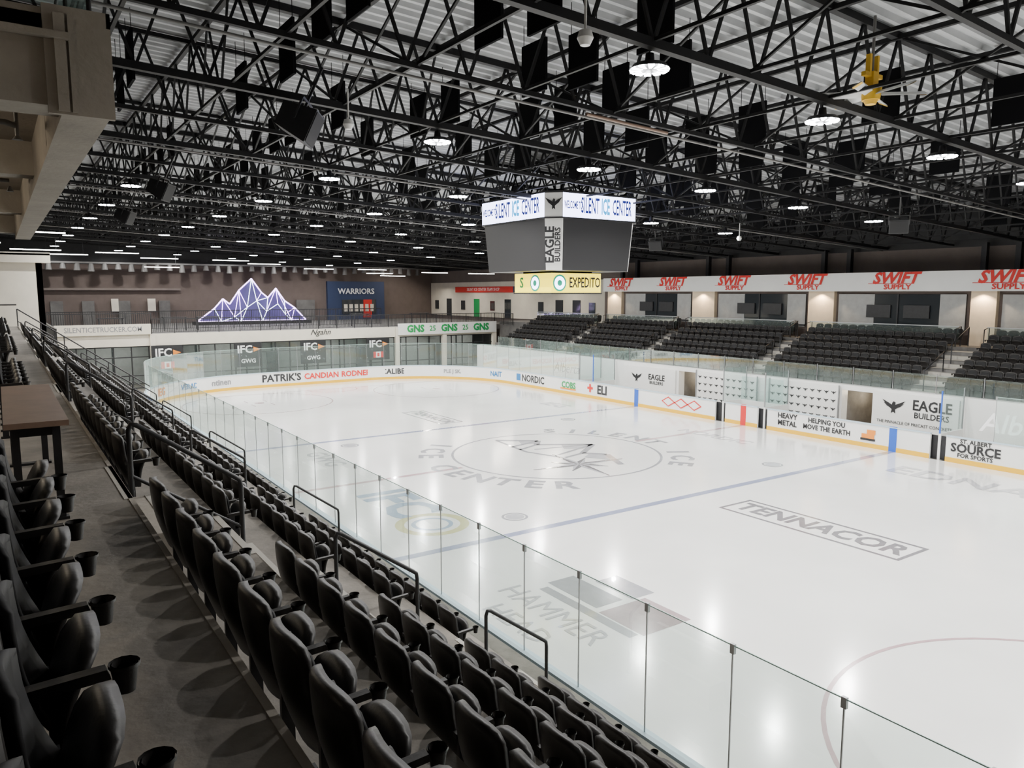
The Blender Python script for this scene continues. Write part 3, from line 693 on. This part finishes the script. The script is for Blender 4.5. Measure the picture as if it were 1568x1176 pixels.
b.face([(-HX+.25-.03+a*.33*.707,-HY+.25-.03-a*.33*.707,10.35+c*.4) for a,c in pts],0); b.obj('eagle_emblem',[TXK],sb)
text('EXPEDITO',.58,(.42,-1.33,7.38),FY,TXK,sb,sx=.62,off=.015); text('S',.6,(-1.33,.75,7.38),FX,TXG,sb,off=.02)
b=MB()
def dsk2(b,f,t,z,r,mi,e):
    b.face([((-1.32-e,-(t+r*cos(2*pi*k/20)),z+r*sin(2*pi*k/20)) if f=='x' else (t+r*cos(2*pi*k/20),-1.32-e,z+r*sin(2*pi*k/20))) for k in range(20)],mi)
for f,t in (('x',.2),('y',-.9)): dsk2(b,f,t,7.38,.34,0,0); dsk2(b,f,t,7.38,.27,1,.005); dsk2(b,f,t,7.38,.12,0,.01)
b.obj('ring_emblem',[SCRG,SCRW],sb)

# ---------------------------------------------------------------- ceiling fan & speakers
fn=MB()
fn.tube([(0,0,.1),(0,0,1.5)],.03,2); fn.frustum((0,0),.17,.2,-.12,.12,0,20); fn.box(-.09,.09,-.09,.09,.12,.42,0); fn.box(-.3,.3,-.05,.05,.32,.4,0); fn.frustum((0,0),.1,.14,-.2,-.12,0,16)
fn.box(-.16,-.10,-.05,.05,.4,.75,0); fn.box(.10,.16,-.05,.05,.4,.75,0)
for k in range(6):
    a=k*pi/3+.3; c,s0=cos(a),sin(a)
    def P(r,t,z): return (r*c-t*s0,r*s0+t*c,z)
    fn.raw([P(.18,-.07,-.05),P(1.0,-.09,-.06),P(1.0,.07,.02),P(.18,.07,.03),P(.18,-.07,-.03),P(1.0,-.09,-.04),P(1.0,.07,.04),P(.18,.07,.05)],[(0,3,2,1),(4,5,6,7),(0,1,5,4),(1,2,6,5),(2,3,7,6),(3,0,4,7)],1)
    fn.raw([P(.9,-.095,-.07),P(1.02,-.095,-.07),P(1.02,.075,.015),P(.9,.075,.015)],[(0,3,2,1)],0)
fn.obj('ceiling_fan',[FANY,FANB,PIPE],None,(14.8,8.9,10.95))
def speaker(x,y,z,rz,tilt,s=1.):
    b=MB(); w_,h_,d_=.38*s,.3*s,.3*s
    b.raw([(-w_,-d_,-h_),(w_,-d_,-h_),(w_*.8,d_,-h_*.7),(-w_*.8,d_,-h_*.7),(-w_,-d_,h_),(w_,-d_,h_),(w_*.8,d_,h_*.7),(-w_*.8,d_,h_*.7)],[(0,3,2,1),(4,5,6,7),(0,1,5,4),(1,2,6,5),(2,3,7,6),(3,0,4,7)],0)
    b.box(-w_*.92,w_*.92,-d_-.02,-d_,-h_*.9,h_*.9,1); b.beam((0,0,h_*.8),(0,0,h_+.9),.05,mi=0); b.beam((-w_*1.05,0,0),(-w_*1.05,0,h_*1.3),.04,mi=0); b.beam((w_*1.05,0,0),(w_*1.05,0,h_*1.3),.04,mi=0); b.beam((-w_*1.05,0,h_*1.3),(w_*1.05,0,h_*1.3),.04,mi=0)
    b.obj('loudspeaker',[BLK,SEAT2],None,(x,y,z),(rad(tilt),0,rad(rz)))
speaker(5.6,16.3,10.6,60,25,1.2); speaker(4.75,27.7,10.4,60,25,1.0); speaker(29,16,9.6,-60,25,.9); speaker(30,30,9.6,-60,25,.9); speaker(5,38,10.4,60,25,1.0)
sp=MB()
sp.frustum((0,0),.07,.12,-.1,.0,0,16); sp.frustum((0,0),.12,.09,0,.1,0,16); sp.tube([(0,0,.1),(0,0,.75)],.02,0)
for x,y in ((6.6,16.0),(7.2,8.7),(29.5,24),(30.5,17)):
    o=D.objects.new('security_camera',sp.mesh('dome',[WHITE])) ; C.objects.link(o); o.location=(x,y,zb(x)-.6)

W=D.worlds.new('world'); W.use_nodes=True; W.node_tree.nodes['Background'].inputs[0].default_value=(.02,.02,.022,1); bpy.context.scene.world=W
cd=D.cameras.new('camera'); co=D.objects.new('camera',cd); C.objects.link(co); bpy.context.scene.camera=co
cd.sensor_width=36; cd.lens=36*1151/1568; cd.clip_end=300; cd.clip_start=.05
co.location=(0,0,7); co.rotation_euler=(rad(90-6.95),0,-rad(34.3))
